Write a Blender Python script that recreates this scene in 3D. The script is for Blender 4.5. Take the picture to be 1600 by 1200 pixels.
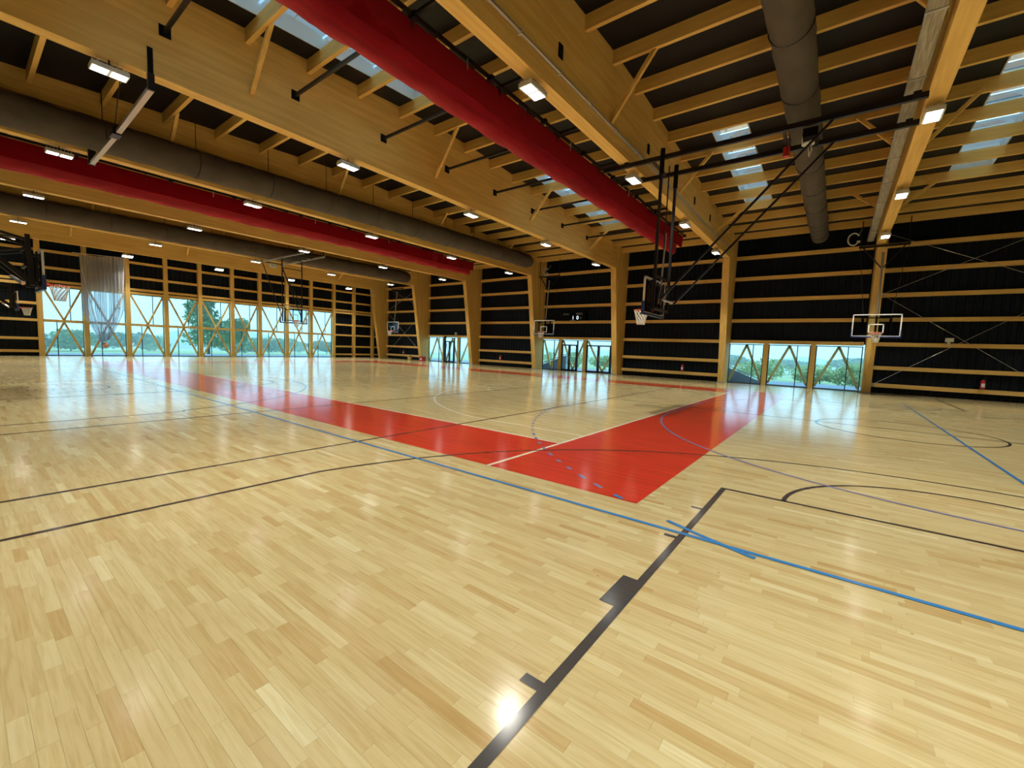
import bpy, math, random
import numpy as np
from mathutils import Vector, Matrix

for o in list(bpy.data.objects): bpy.data.objects.remove(o, do_unlink=True)
SC = bpy.context.scene
COL = SC.collection
rng = random.Random(7)
nrng = np.random.default_rng(11)

# ------------------------------------------------------------------ camera
F_PX = 662.65
CAM = Vector((0, 0, 1.7))
RT = Vector((0.79348033, 0.60747004, 0.03700150))
UP = Vector((-0.08122905, 0.04545542, 0.99565840))
FW = Vector((-0.60315073, 0.79304095, -0.08541220))
cam = bpy.data.cameras.new('camera'); cam.sensor_fit = 'HORIZONTAL'; cam.sensor_width = 36.0
cam.lens = F_PX / 1600.0 * 36.0; cam.clip_start = 0.05; cam.clip_end = 2000
camo = bpy.data.objects.new('camera', cam); COL.objects.link(camo)
camo.matrix_world = Matrix(((RT.x, UP.x, -FW.x, CAM.x), (RT.y, UP.y, -FW.y, CAM.y), (RT.z, UP.z, -FW.z, CAM.z), (0, 0, 0, 1)))
SC.camera = camo

# ------------------------------------------------------------------ world: bright overcast sky
w = bpy.data.worlds.new('overcast'); SC.world = w; w.use_nodes = True
nt = w.node_tree; nt.nodes.clear()
tc = nt.nodes.new('ShaderNodeTexCoord'); sx = nt.nodes.new('ShaderNodeSeparateXYZ')
rp = nt.nodes.new('ShaderNodeValToRGB'); bg = nt.nodes.new('ShaderNodeBackground'); wo = nt.nodes.new('ShaderNodeOutputWorld')
rp.color_ramp.elements[0].position = 0.0; rp.color_ramp.elements[0].color = (0.36, 0.72, 0.99, 1)
rp.color_ramp.elements[1].position = 0.7; rp.color_ramp.elements[1].color = (0.34, 0.69, 1.0, 1)
nt.links.new(tc.outputs['Generated'], sx.inputs[0]); nt.links.new(sx.outputs['Z'], rp.inputs[0])
nt.links.new(rp.outputs[0], bg.inputs[0]); nt.links.new(bg.outputs[0], wo.inputs[0]); bg.inputs[1].default_value = 3.0

# ------------------------------------------------------------------ view
SC.cycles.volume_bounces = 6; SC.cycles.max_bounces = 10
vs = SC.view_settings
vs.view_transform = 'Standard'; vs.look = 'None'; vs.gamma = 1.0; vs.exposure = 0.0; vs.use_curve_mapping = False
LENS_S = 14.0         # radiance of the LED lens covers
LAMP_W = 150.0        # watts of each floodlight

# ------------------------------------------------------------------ materials
MATS = {}
def mat(name, col, rough=0.5, metal=0.0, noise=None, bump=None, coat=0.0, spec=0.5):
    """plain principled with an optional procedural tint noise (scale xyz, dark colour, strength)"""
    if name in MATS: return MATS[name]
    m = bpy.data.materials.new(name); m.use_nodes = True; t = m.node_tree; b = t.nodes['Principled BSDF']
    b.inputs['Base Color'].default_value = (*col, 1); b.inputs['Roughness'].default_value = rough
    b.inputs['Metallic'].default_value = metal; b.inputs['Coat Weight'].default_value = coat
    b.inputs['Coat Roughness'].default_value = 0.1; b.inputs['Specular IOR Level'].default_value = spec
    if noise:
        sc, dark, lo, hi = noise
        c = t.nodes.new('ShaderNodeTexCoord'); mp = t.nodes.new('ShaderNodeMapping'); mp.inputs['Scale'].default_value = sc
        n = t.nodes.new('ShaderNodeTexNoise'); n.inputs['Scale'].default_value = 1.0; n.inputs['Detail'].default_value = 5
        r = t.nodes.new('ShaderNodeValToRGB'); r.color_ramp.elements[0].position = lo; r.color_ramp.elements[1].position = hi
        r.color_ramp.elements[0].color = (*dark, 1); r.color_ramp.elements[1].color = (*col, 1)
        t.links.new(c.outputs['Object'], mp.inputs[0]); t.links.new(mp.outputs[0], n.inputs['Vector'])
        t.links.new(n.outputs['Fac'], r.inputs[0]); t.links.new(r.outputs[0], b.inputs['Base Color'])
        if bump:
            bp = t.nodes.new('ShaderNodeBump'); bp.inputs['Strength'].default_value = bump; bp.inputs['Distance'].default_value = 0.02
            t.links.new(n.outputs['Fac'], bp.inputs['Height']); t.links.new(bp.outputs[0], b.inputs['Normal'])
    MATS[name] = m
    return m

def emit(name, col, s):
    m = bpy.data.materials.new(name); m.use_nodes = True; t = m.node_tree; t.nodes.clear()
    e = t.nodes.new('ShaderNodeEmission'); e.inputs[0].default_value = (*col, 1); e.inputs[1].default_value = s
    o = t.nodes.new('ShaderNodeOutputMaterial'); t.links.new(e.outputs[0], o.inputs[0]); MATS[name] = m
    return m

def glassy(name, tint, refl=0.08, diffuse=None, dcol=(1, 1, 1)):
    """thin pane: transparent with a fresnel glossy sheen, optionally part diffuse/translucent"""
    m = bpy.data.materials.new(name); m.use_nodes = True; t = m.node_tree; t.nodes.clear()
    tr = t.nodes.new('ShaderNodeBsdfTransparent'); tr.inputs[0].default_value = (*tint, 1)
    gl = t.nodes.new('ShaderNodeBsdfGlossy'); gl.inputs['Roughness'].default_value = 0.03
    fr = t.nodes.new('ShaderNodeFresnel'); fr.inputs[0].default_value = 1.45
    mx = t.nodes.new('ShaderNodeMixShader'); o = t.nodes.new('ShaderNodeOutputMaterial')
    t.links.new(fr.outputs[0], mx.inputs[0]); t.links.new(tr.outputs[0], mx.inputs[1]); t.links.new(gl.outputs[0], mx.inputs[2])
    last = mx
    if diffuse:
        d = t.nodes.new('ShaderNodeBsdfDiffuse'); d.inputs[0].default_value = (*dcol, 1)
        tl = t.nodes.new('ShaderNodeBsdfTranslucent'); tl.inputs[0].default_value = (*dcol, 1)
        ad = t.nodes.new('ShaderNodeMixShader'); ad.inputs[0].default_value = 0.5
        t.links.new(d.outputs[0], ad.inputs[1]); t.links.new(tl.outputs[0], ad.inputs[2])
        m2 = t.nodes.new('ShaderNodeMixShader'); m2.inputs[0].default_value = diffuse
        t.links.new(mx.outputs[0], m2.inputs[1]); t.links.new(ad.outputs[0], m2.inputs[2]); last = m2
    t.links.new(last.outputs[0], o.inputs[0]); MATS[name] = m
    return m

GLULAM = mat('glulam', (0.80, 0.56, 0.175), 0.55, noise=((9, 0.55, 9), (0.70, 0.46, 0.13), 0.38, 0.62), spec=0.3)
TIMBER = mat('timber', (0.80, 0.56, 0.175), 0.55, noise=((0.5, 8, 8), (0.70, 0.46, 0.13), 0.38, 0.62), spec=0.3)
TIMBERZ = mat('timber_upright', (0.80, 0.56, 0.175), 0.55, noise=((8, 8, 0.5), (0.70, 0.46, 0.13), 0.38, 0.62), spec=0.3)
RAIL = mat('rail_timber', (0.80, 0.56, 0.175), 0.55, noise=((0.6, 9, 9), (0.70, 0.46, 0.13), 0.38, 0.62), spec=0.3)
DARKWALL = mat('dark_sheet', (0.003, 0.009, 0.018), 0.5, noise=((0.7, 0.7, 0.4), (0.002, 0.006, 0.012), 0.35, 0.65), spec=0.2)
DECK = mat('roof_deck', (0.007, 0.010, 0.014), 0.55, noise=((0.9, 0.5, 1), (0.005, 0.007, 0.010), 0.35, 0.65), spec=0.25)
BLACK = mat('black_metal', (0.012, 0.012, 0.014), 0.4, 0.3)
BLACKFLAT = mat('black_paint', (0.006, 0.007, 0.009), 0.7, spec=0.1)
CHROME = mat('bright_steel', (0.62, 0.62, 0.6), 0.3, 0.9)
GALV = mat('galvanised', (0.50, 0.50, 0.46), 0.42, 0.6)
TRAYM = mat('cable_bundle', (0.36, 0.34, 0.27), 0.6, noise=((40, 2, 40), (0.22, 0.20, 0.15), 0.4, 0.6))
DUCT = mat('duct_fabric', (0.088, 0.078, 0.066), 0.85, noise=((2.2, 1.3, 2.2), (0.065, 0.058, 0.05), 0.35, 0.65), bump=0.6)
REDF = mat('curtain_red', (0.44, 0.007, 0.030), 0.65, noise=((5, 0.4, 8), (0.30, 0.004, 0.02), 0.35, 0.65))
WHITE = mat('white_paint', (0.8, 0.8, 0.77), 0.45)
WHITEP = mat('white_plastic', (0.62, 0.66, 0.62), 0.4)
ORANGE = mat('rim_orange', (0.75, 0.10, 0.03), 0.4)
NETM = mat('net_cord', (0.72, 0.70, 0.62), 0.8)
BLUEP = mat('blue_padding', (0.012, 0.035, 0.16), 0.5)
REDX = mat('red_enamel', (0.5, 0.02, 0.02), 0.35)
GREYM = mat('grey_frame', (0.03, 0.036, 0.042), 0.45, 0.2)
CONC = mat('concrete', (0.32, 0.37, 0.42), 0.85, noise=((2, 2, 2), (0.26, 0.31, 0.36), 0.35, 0.65))
HANDR = mat('handrail_blue', (0.36, 0.52, 0.62), 0.4)
YELL = mat('yellow_plastic', (0.55, 0.42, 0.12), 0.5)
SCREEN = emit('digit_glow', (0.75, 0.92, 1.0), 1.6)
LENS = emit('led_lens', (1.0, 0.95, 0.88), LENS_S)
GLASS = glassy('window_glass', (0.93, 0.98, 1.0))
SKYL = glassy('skylight_sheet', (0.95, 0.86, 0.76), diffuse=0.16, dcol=(0.9, 0.94, 0.95))
BOARDG = glassy('backboard_glass', (0.86, 0.9, 0.92))
VEIL = glassy('red_veil', (0.5, 0.02, 0.04), diffuse=0.66, dcol=(0.34, 0.010, 0.022)); VEIL.node_tree.nodes['Glossy BSDF'].inputs['Roughness'].default_value = 0.6; VEIL.node_tree.nodes['Glossy BSDF'].inputs[0].default_value = (0.3, 0.05, 0.06, 1)
NETSHEET = glassy('white_netting', (0.97, 0.98, 1.0), diffuse=0.5, dcol=(0.84, 0.89, 0.97)); NETSHEET.node_tree.nodes['Glossy BSDF'].inputs[0].default_value = (0.15, 0.15, 0.15, 1)

# plank material: per-piece random value in the mesh attribute "rnd"
def plank_material():
    m = bpy.data.materials.new('maple_strip'); m.use_nodes = True; t = m.node_tree; b = t.nodes['Principled BSDF']
    at = t.nodes.new('ShaderNodeAttribute'); at.attribute_name = 'rnd'
    r = t.nodes.new('ShaderNodeValToRGB'); cr = r.color_ramp
    stops = [(0.0, (0.465, 0.33, 0.135)), (0.12, (0.505, 0.38, 0.172)), (0.35, (0.54, 0.435, 0.215)), (0.6, (0.575, 0.485, 0.25)), (0.85, (0.61, 0.535, 0.295)), (1.0, (0.66, 0.605, 0.36))]
    cr.elements[0].position = stops[0][0]; cr.elements[0].color = (*stops[0][1], 1)
    cr.elements[1].position = stops[-1][0]; cr.elements[1].color = (*stops[-1][1], 1)
    for p, c in stops[1:-1]:
        e = cr.elements.new(p); e.color = (*c, 1)
    t.links.new(at.outputs['Fac'], r.inputs[0])
    ge = t.nodes.new('ShaderNodeNewGeometry'); mp = t.nodes.new('ShaderNodeMapping'); mp.inputs['Scale'].default_value = (3, 45, 1)
    co = t.nodes.new('ShaderNodeCombineXYZ'); mu = t.nodes.new('ShaderNodeMath'); mu.operation = 'MULTIPLY'; mu.inputs[1].default_value = 37.0
    t.links.new(at.outputs['Fac'], mu.inputs[0]); t.links.new(mu.outputs[0], co.inputs[2]); t.links.new(co.outputs[0], mp.inputs['Location'])
    t.links.new(ge.outputs['Position'], mp.inputs[0])
    n = t.nodes.new('ShaderNodeTexNoise'); n.inputs['Scale'].default_value = 1.0; n.inputs['Detail'].default_value = 4; n.inputs['Distortion'].default_value = 0.6
    t.links.new(mp.outputs[0], n.inputs['Vector'])
    mx = t.nodes.new('ShaderNodeMix'); mx.data_type = 'RGBA'; mx.blend_type = 'MULTIPLY'; mx.inputs[0].default_value = 1.0
    g = t.nodes.new('ShaderNodeValToRGB'); g.color_ramp.elements[0].position = 0.30; g.color_ramp.elements[0].color = (0.87, 0.82, 0.72, 1)
    g.color_ramp.elements[1].position = 0.58; g.color_ramp.elements[1].color = (1, 1, 1, 1)
    t.links.new(n.outputs['Fac'], g.inputs[0]); t.links.new(r.outputs[0], mx.inputs[6]); t.links.new(g.outputs[0], mx.inputs[7])
    # small dark knots
    vo = t.nodes.new('ShaderNodeTexVoronoi'); vo.inputs['Scale'].default_value = 2.6
    t.links.new(ge.outputs['Position'], vo.inputs['Vector'])
    kr = t.nodes.new('ShaderNodeValToRGB'); kr.color_ramp.elements[0].position = 0.012; kr.color_ramp.elements[0].color = (0.55, 0.40, 0.26, 1)
    kr.color_ramp.elements[1].position = 0.03; kr.color_ramp.elements[1].color = (1, 1, 1, 1)
    t.links.new(vo.outputs['Distance'], kr.inputs[0])
    m2 = t.nodes.new('ShaderNodeMix'); m2.data_type = 'RGBA'; m2.blend_type = 'MULTIPLY'; m2.inputs[0].default_value = 1.0
    t.links.new(mx.outputs[2], m2.inputs[6]); t.links.new(kr.outputs[0], m2.inputs[7])
    t.links.new(m2.outputs[2], b.inputs['Base Color'])
    b.inputs['Roughness'].default_value = 0.5; b.inputs['Coat Weight'].default_value = 1.0; b.inputs['Coat Roughness'].default_value = 0.14
    b.inputs['Coat IOR'].default_value = 1.6; b.inputs['Specular IOR Level'].default_value = 0.05
    return m
PLANK = plank_material()

def paint(name, col, var=0.12):
    m = mat(name, col, 0.34, noise=((0.9, 12, 1), tuple(c * (1 - var) for c in col), 0.35, 0.65), coat=1.0, spec=0.05)
    m.node_tree.nodes['Principled BSDF'].inputs['Coat Roughness'].default_value = 0.14; m.node_tree.nodes['Principled BSDF'].inputs['Coat IOR'].default_value = 1.6
    return m
P_RED = paint('floor_paint_red', (0.66, 0.045, 0.022), 0.25)
P_WHITE = paint('floor_paint_white', (0.86, 0.78, 0.62))
P_BLACK = paint('floor_paint_black', (0.05, 0.052, 0.055))
P_BROWN = paint('floor_paint_dark', (0.06, 0.045, 0.04))
P_BLUE = paint('floor_paint_blue', (0.035, 0.22, 0.55))
P_BLUE2 = paint('floor_paint_slate', (0.20, 0.21, 0.42))

# ------------------------------------------------------------------ mesh helpers
class MB:
    def __init__(s): s.v = []; s.f = []; s.smooth = False
    def quad(s, a, b, c, d):
        n = len(s.v); s.v += [tuple(a), tuple(b), tuple(c), tuple(d)]; s.f.append((n, n + 1, n + 2, n + 3)); return s
    def box(s, x0, x1, y0, y1, z0, z1):
        n = len(s.v)
        s.v += [(x0, y0, z0), (x1, y0, z0), (x1, y1, z0), (x0, y1, z0), (x0, y0, z1), (x1, y0, z1), (x1, y1, z1), (x0, y1, z1)]
        s.f += [tuple(n + i for i in q) for q in ((0, 3, 2, 1), (4, 5, 6, 7), (0, 1, 5, 4), (1, 2, 6, 5), (2, 3, 7, 6), (3, 0, 4, 7))]
        return s
    def bar(s, p, q, wd, ht, up=(0, 0, 1)):
        """rectangular bar from p to q, width across, height along up"""
        p = Vector(p); q = Vector(q); d = (q - p).normalized(); u = Vector(up)
        if abs(d.dot(u)) > 0.98: u = Vector((1, 0, 0))
        sd = d.cross(u).normalized(); u = sd.cross(d).normalized(); n = len(s.v)
        for e in (p, q):
            for a, b in ((-1, -1), (1, -1), (1, 1), (-1, 1)): s.v.append(tuple(e + sd * (a * wd / 2) + u * (b * ht / 2)))
        s.f += [(n, n + 3, n + 2, n + 1), (n + 4, n + 5, n + 6, n + 7)]
        for i in range(4):
            j = (i + 1) % 4; s.f.append((n + i, n + j, n + 4 + j, n + 4 + i))
        return s
    def tube(s, pts, r, seg=8, cap=True):
        """round tube along a polyline; r may be a list"""
        pts = [Vector(p) for p in pts]; n0 = len(s.v); k = len(pts)
        rs = r if isinstance(r, (list, tuple)) else [r] * k
        d0 = (pts[1] - pts[0]).normalized(); u = Vector((0, 0, 1)) if abs(d0.z) < 0.9 else Vector((1, 0, 0))
        for i, p in enumerate(pts):
            d = ((pts[min(i + 1, k - 1)] - pts[max(i - 1, 0)])).normalized()
            sd = d.cross(u)
            if sd.length < 1e-4: sd = d.cross(Vector((0, 1, 0)))
            sd.normalize(); uu = sd.cross(d).normalized()
            for j in range(seg):
                a = 2 * math.pi * j / seg
                s.v.append(tuple(p + (sd * math.cos(a) + uu * math.sin(a)) * rs[i]))
        for i in range(k - 1):
            for j in range(seg):
                j2 = (j + 1) % seg
                s.f.append((n0 + i * seg + j, n0 + i * seg + j2, n0 + (i + 1) * seg + j2, n0 + (i + 1) * seg + j))
        if cap:
            s.f.append(tuple(n0 + j for j in reversed(range(seg)))); s.f.append(tuple(n0 + (k - 1) * seg + j for j in range(seg)))
        return s
    def prism(s, poly, axis, a0, a1):
        """extrude a 2-D polygon (list of (p,q)) along axis 'x' (p=y,q=z) or 'y' (p=x,q=z) or 'z'"""
        n = len(s.v); k = len(poly)
        for a in (a0, a1):
            for p, q in poly:
                s.v.append({'x': (a, p, q), 'y': (p, a, q), 'z': (p, q, a)}[axis])
        s.f.append(tuple(n + i for i in reversed(range(k)))); s.f.append(tuple(n + k + i for i in range(k)))
        for i in range(k):
            j = (i + 1) % k; s.f.append((n + i, n + j, n + k + j, n + k + i))
        return s
    def ribbon(s, pts, wd, z, closed=False):
        """flat painted line on the floor"""
        pts = [Vector((p[0], p[1])) for p in pts]; k = len(pts); n = len(s.v)
        for i, p in enumerate(pts):
            a = pts[i - 1] if (i or closed) else p; b = pts[(i + 1) % k] if (i < k - 1 or closed) else p
            d = (b - a).normalized(); nn = Vector((-d.y, d.x)) * wd / 2
            s.v += [(p.x + nn.x, p.y + nn.y, z), (p.x - nn.x, p.y - nn.y, z)]
        for i in range(k if closed else k - 1):
            j = (i + 1) % k; s.f.append((n + 2 * i, n + 2 * i + 1, n + 2 * j + 1, n + 2 * j))
        return s
    def mesh(s, name, m, smooth=False):
        me = bpy.data.meshes.new(name); me.from_pydata(s.v, [], s.f); me.materials.append(m)
        if smooth: me.polygons.foreach_set('use_smooth', [True] * len(me.polygons))
        me.validate(); me.update(); return me
    def build(s, name, m, parent=None, smooth=False):
        o = bpy.data.objects.new(name, s.mesh(name, m, smooth)); COL.objects.link(o)
        if parent is not None: o.parent = parent
        return o

def empty(name, loc=(0, 0, 0), rz=0.0):
    o = bpy.data.objects.new(name, None); COL.objects.link(o); o.location = loc; o.rotation_euler = (0, 0, rz); o.empty_display_size = 0.2
    return o
def tag(o, label=None, cat=None, group=None, kind=None):
    if label: o['label'] = label
    if cat: o['category'] = cat
    if group: o['group'] = group
    if kind: o['kind'] = kind
    return o
def put(me, name, parent=None, loc=(0, 0, 0), rot=(0, 0, 0)):
    o = bpy.data.objects.new(name, me); COL.objects.link(o); o.parent = parent; o.location = loc; o.rotation_euler = rot
    return o
def copy_tree(o, parent=None):
    c = o.copy(); COL.objects.link(c); c.parent = parent
    for ch in list(o.children): copy_tree(ch, c)
    return c
def px(p):
    v = Vector(p) - CAM; return 800 + F_PX * v.dot(RT) / v.dot(FW), 600 - F_PX * v.dot(UP) / v.dot(FW)

# ------------------------------------------------------------------ main dimensions (metres)
XE, XR = -42.3, 12.0             # far end wall, near end wall behind the camera's right
YF, YB = -6.2, 30.05             # wall behind the camera, back wall
ZB = 7.45                        # underside of the main beams
XK = {-1: 8.3, 0: 1.26, 1: -5.66, 2: -12.76, 3: -19.85, 4: -26.95, 5: -34.0, 6: -41.0}
BW = 0.34                        # beam width
PUR = [1.68 + 1.595 * n for n in range(-5, 18)]
def zdeck(y): return 9.86 - 0.057 * (math.sqrt((y - 11.8) ** 2 + 2.0) - 1.0)

# ------------------------------------------------------------------ floor
floor = MB().box(XE, XR, YF, YB, -0.3, -0.004).build('floor', mat('floor_joint', (0.36, 0.25, 0.10), 0.6))
tag(floor, 'glossy light maple strip floor of the sports hall with painted court lines', kind='structure')
SWD = 0.068
rows = int((YB - YF) / SWD) + 1
pieces = []
for r in range(rows):
    y0 = YF + r * SWD; y1 = min(y0 + SWD, YB)
    if y1 - y0 < 0.01: continue
    k = int((XR - XE) / 0.42) + 6
    ln = nrng.choice([0.30, 0.42, 0.50, 0.62, 0.80], k, p=[.15, .25, .27, .2, .13]) * nrng.uniform(0.9, 1.1, k)
    xs = XE - nrng.uniform(0, 0.6) + np.concatenate([[0], np.cumsum(ln)])
    a = np.clip(xs[:-1], XE, XR); b = np.clip(xs[1:], XE, XR); ok = (b - a) > 0.03
    a, b = a[ok], b[ok]
    pieces.append(np.stack([a, b, np.full(len(a), y0), np.full(len(a), y1), np.clip(nrng.normal(0.52, 0.21, len(a)), 0, 1)], 1))
P = np.concatenate(pieces)
g = 0.00035
P[:, 0] += g; P[:, 1] -= g; P[:, 2] += g; P[:, 3] -= g
# the 300 strips that show largest in the photograph
def proj(x, y):
    vx, vy, vz = x - CAM.x, y - CAM.y, 0.0 - CAM.z
    w_ = vx * FW.x + vy * FW.y + vz * FW.z
    w2 = np.where(w_ > 0.2, w_, np.nan)
    return 800 + F_PX * (vx * RT.x + vy * RT.y + vz * RT.z) / w2, 600 - F_PX * (vx * UP.x + vy * UP.y + vz * UP.z) / w2
cs = [proj(P[:, i], P[:, j]) for i, j in ((0, 2), (1, 2), (1, 3), (0, 3))]
area = np.zeros(len(P))
for i in range(4):
    (x1, y1), (x2, y2) = cs[i], cs[(i + 1) % 4]; area += x1 * y2 - x2 * y1
area = np.abs(area) / 2
mx_, my_ = proj((P[:, 0] + P[:, 1]) / 2, (P[:, 2] + P[:, 3]) / 2)
inside = (mx_ > 0) & (mx_ < 1600) & (my_ > 0) & (my_ < 1200) & np.isfinite(area)
area = np.where(inside, area, 0)
big = set(np.argsort(-area)[:300].tolist())
TH = 0.0035
def set_rnd(me, vals):
    at = me.attributes.new('rnd', 'FLOAT', 'FACE'); at.data.foreach_set('value', vals)
for i in sorted(big):
    a, b, c, d, rv = P[i]; hz = rng.uniform(-0.00015, 0.00015)
    me = MB().box(-(b - a) / 2, (b - a) / 2, -(d - c) / 2, (d - c) / 2, -TH, hz).mesh('plank', PLANK)
    set_rnd(me, np.full(len(me.polygons), rv, dtype=np.float32))
    put(me, 'plank', floor, ((a + b) / 2, (c + d) / 2, 0))
rest = P[[i for i in range(len(P)) if i not in big]]
n = len(rest)
V = np.zeros((n, 4, 3), dtype=np.float32)
V[:, 0, 0] = rest[:, 0]; V[:, 1, 0] = rest[:, 1]; V[:, 2, 0] = rest[:, 1]; V[:, 3, 0] = rest[:, 0]
V[:, 0, 1] = rest[:, 2]; V[:, 1, 1] = rest[:, 2]; V[:, 2, 1] = rest[:, 3]; V[:, 3, 1] = rest[:, 3]
me = bpy.data.meshes.new('floor_strips'); me.vertices.add(n * 4); me.loops.add(n * 4); me.polygons.add(n)
me.vertices.foreach_set('co', V.ravel()); me.loops.foreach_set('vertex_index', np.arange(n * 4, dtype=np.int32))
me.polygons.foreach_set('loop_start', np.arange(0, n * 4, 4, dtype=np.int32)); me.polygons.foreach_set('loop_total', np.full(n, 4, dtype=np.int32))
me.update(); me.validate(); me.materials.append(PLANK); set_rnd(me, rest[:, 4].astype(np.float32))
fs = put(me, 'floor_strips', floor); tag(fs, kind='stuff')

# painted markings: children of the floor
def arc(cx, cy, r, a0, a1, n=48):
    return [(cx + r * math.cos(math.radians(a0 + (a1 - a0) * i / n)), cy + r * math.sin(math.radians(a0 + (a1 - a0) * i / n))) for i in range(n + 1)]
def line(name, m, z, *runs, wd=0.05, label=None):
    b = MB()
    for r in runs: b.ribbon(r, wd, z)
    o = b.build(name, m, floor)
    if label: o['label'] = label
    return o
CX0, CX1, CY0, CY1 = -31.9, -3.86, 6.6, 21.6
RX0, RX1, RY0, RY1 = CX0 - 2.1, -1.66, 4.58, 23.65
rb = MB(); z = 0.0015
rb.quad((RX0, RY0, z), (RX1, RY0, z), (RX1, CY0, z), (RX0, CY0, z)); rb.quad((RX0, CY1, z), (RX1, CY1, z), (RX1, RY1, z), (RX0, RY1, z))
rb.quad((RX0, CY0, z), (CX0, CY0, z), (CX0, CY1, z), (RX0, CY1, z)); rb.quad((CX1, CY0, z), (RX1, CY0, z), (RX1, CY1, z), (CX1, CY1, z))
rb.build('red_border_band', P_RED, floor)['label'] = 'wide red painted band around the main court'
ZL = 0.0028
line('white_court_line', P_WHITE, ZL, [(CX0, CY0), (CX1, CY0)], [(CX0, CY1), (CX1, CY1)], [(CX1, RY0), (CX1, CY1)], [(CX0, CY0), (CX0, CY1)], wd=0.06)
CYM = 14.1
for sx_, ex, rimx in ((-1, CX1, CX1 - 1.575), (1, CX0, CX0 + 1.575)):
    a0, a1 = (102, 258) if sx_ < 0 else (-78, 78)
    st = 6.75 * math.cos(math.radians(78))
    line('white_three_point_line', P_WHITE, ZL, [(ex, CYM - 6.6), (rimx + sx_ * st, CYM - 6.6)] + (list(reversed(arc(rimx, CYM, 6.75, a0, a1))) if sx_ < 0 else arc(rimx, CYM, 6.75, a0, a1)) + [(rimx + sx_ * st, CYM + 6.6), (ex, CYM + 6.6)])
    fx = ex + sx_ * 5.8
    line('white_key_line', P_WHITE, ZL, [(ex, CYM - 2.45), (fx, CYM - 2.45), (fx, CYM + 2.45), (ex, CYM + 2.45)], arc(fx, CYM, 1.8, 90, 270) if sx_ < 0 else arc(fx, CYM, 1.8, -90, 90))
line('white_centre_line', P_WHITE, ZL, [((CX0 + CX1) / 2, CY0), ((CX0 + CX1) / 2, CY1)], arc((CX0 + CX1) / 2, CYM, 1.8, 0, 360, 64))
# black cross-court (practice) lines
def practice(cx, xl, x3l, xr, x3r, half):
    zb = 0.0036; ye, yt = 0.08, 28.2
    rim = ye + 1.575
    r3 = cx - x3l; a = math.degrees(math.acos(min(1, (cx - x3l) / 6.75))) if r3 < 6.75 else 0
    for yb, s in ((ye, 1), (yt, -1)):
        ry = yb + s * 1.575
        base = [(cx + 6.75 * math.cos(math.radians(t)), ry + s * 6.75 * math.sin(math.radians(t))) for t in np.linspace(180 - a, a, 60)]
        line('black_three_point_line', P_BROWN, zb, [(x3l, yb)] + [(x3l, base[0][1])] + base + [(x3r, base[-1][1]), (x3r, yb)], wd=0.05)
        fy = yb + s * 5.82
        line('black_key_line', P_BLACK, zb, [(cx - 2.45, yb), (cx - 2.45, fy)], [(cx + 2.45, yb), (cx + 2.45, fy)], wd=0.062)
        line('black_free_throw_line', P_BROWN, zb + .0003, [(cx - 2.48, fy), (cx + 2.48, fy)], [(cx + 1.8 * math.cos(t), fy + s * 1.8 * math.sin(t)) for t in np.linspace(0, math.pi, 40)])
        if not (cx > 0 and s > 0): line('black_no_charge_arc', P_BROWN, zb + .0003, [(cx + 1.25 * math.cos(t), ry + s * 1.25 * math.sin(t)) for t in np.linspace(0, math.pi, 30)])
        bl = MB()
        for sd in (-1, 1):
            xo = cx + sd * 2.45
            for ya, yb2, ww in ((1.68, 1.745, 0.14), (2.60, 3.02, 0.14), (3.96, 4.01, 0.14), (4.90, 4.95, 0.14)):
                x_a, x_b = sorted((xo, xo + sd * ww)); y_a, y_b = yb + s * (ya - ye), yb + s * (yb2 - ye)
                bl.quad((x_a, y_a, zb - .0003), (x_b, y_a, zb - .0003), (x_b, y_b, zb - .0003), (x_a, y_b, zb - .0003))
        bl.build('black_rebound_marks', P_BLACK, floor)
    line('black_side_line', P_BROWN, zb + .0005, [(xl, ye), (xl, yt)], [(xr, ye), (xr, yt)], [(xl, 14.25), (xr, 14.25)], arc(cx, 14.2, 1.75, 0, 360, 64), wd=0.05)
practice(1.43, -6.40, -5.22, 9.1, 8.0, 1)
practice(-18.3, -26.0, -24.9, -10.55, -11.55, 2)
practice(-36.6, -42.1, -42.1 + .9, -29.5, -30.3, 3)
# blue handball court 40 x 20
zb = 0.0048; HX, HY0, HY1 = 2.31, 4.11, 24.11
line('blue_side_line', P_BLUE, zb, [(HX - 40, HY0), (XR - 1, HY0)], [(HX - 40, HY1), (HX, HY1)], [(HX, HY0), (HX, HY1)])
def goal(r, n=60):
    p = []
    for t in np.linspace(-90, -180, n): p.append((HX + r * math.cos(math.radians(t)), 12.6 + r * math.sin(math.radians(t))))
    for t in np.linspace(180, 90, n): p.append((HX + r * math.cos(math.radians(t)), 15.6 + r * math.sin(math.radians(t))))
    return p
line('blue_goal_area_line', P_BLUE2, zb + .0003, goal(6.0))
g9 = [p for p in goal(9.0, 400)]
runs, acc, cur = [], 0.0, []
for i in range(1, len(g9)):
    d = math.dist(g9[i - 1], g9[i]); acc += d
    on = ((acc + 0.10) % 0.40) < 0.19
    if on and HY0 < g9[i][1] < HY1: cur.append(g9[i])
    else:
        if len(cur) > 1: runs.append(cur)
        cur = []
near = [r for r in runs if r[0][1] < 4.9 and r[0][0] > -1.9]
line('blue_dashed_line', P_BLUE2, zb + .0005, *[r for r in runs if r not in near], wd=0.055)
line('blue_free_throw_dash', P_BLUE, zb + .0005, *([[g9[i] for i in range(len(g9)) if 4.02 < g9[i][1] < 4.33 and g9[i][0] > -1.5 and g9[i][1] < 10]] + [r for r in near if r[0][1] > 4.45]), wd=0.05)

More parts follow.
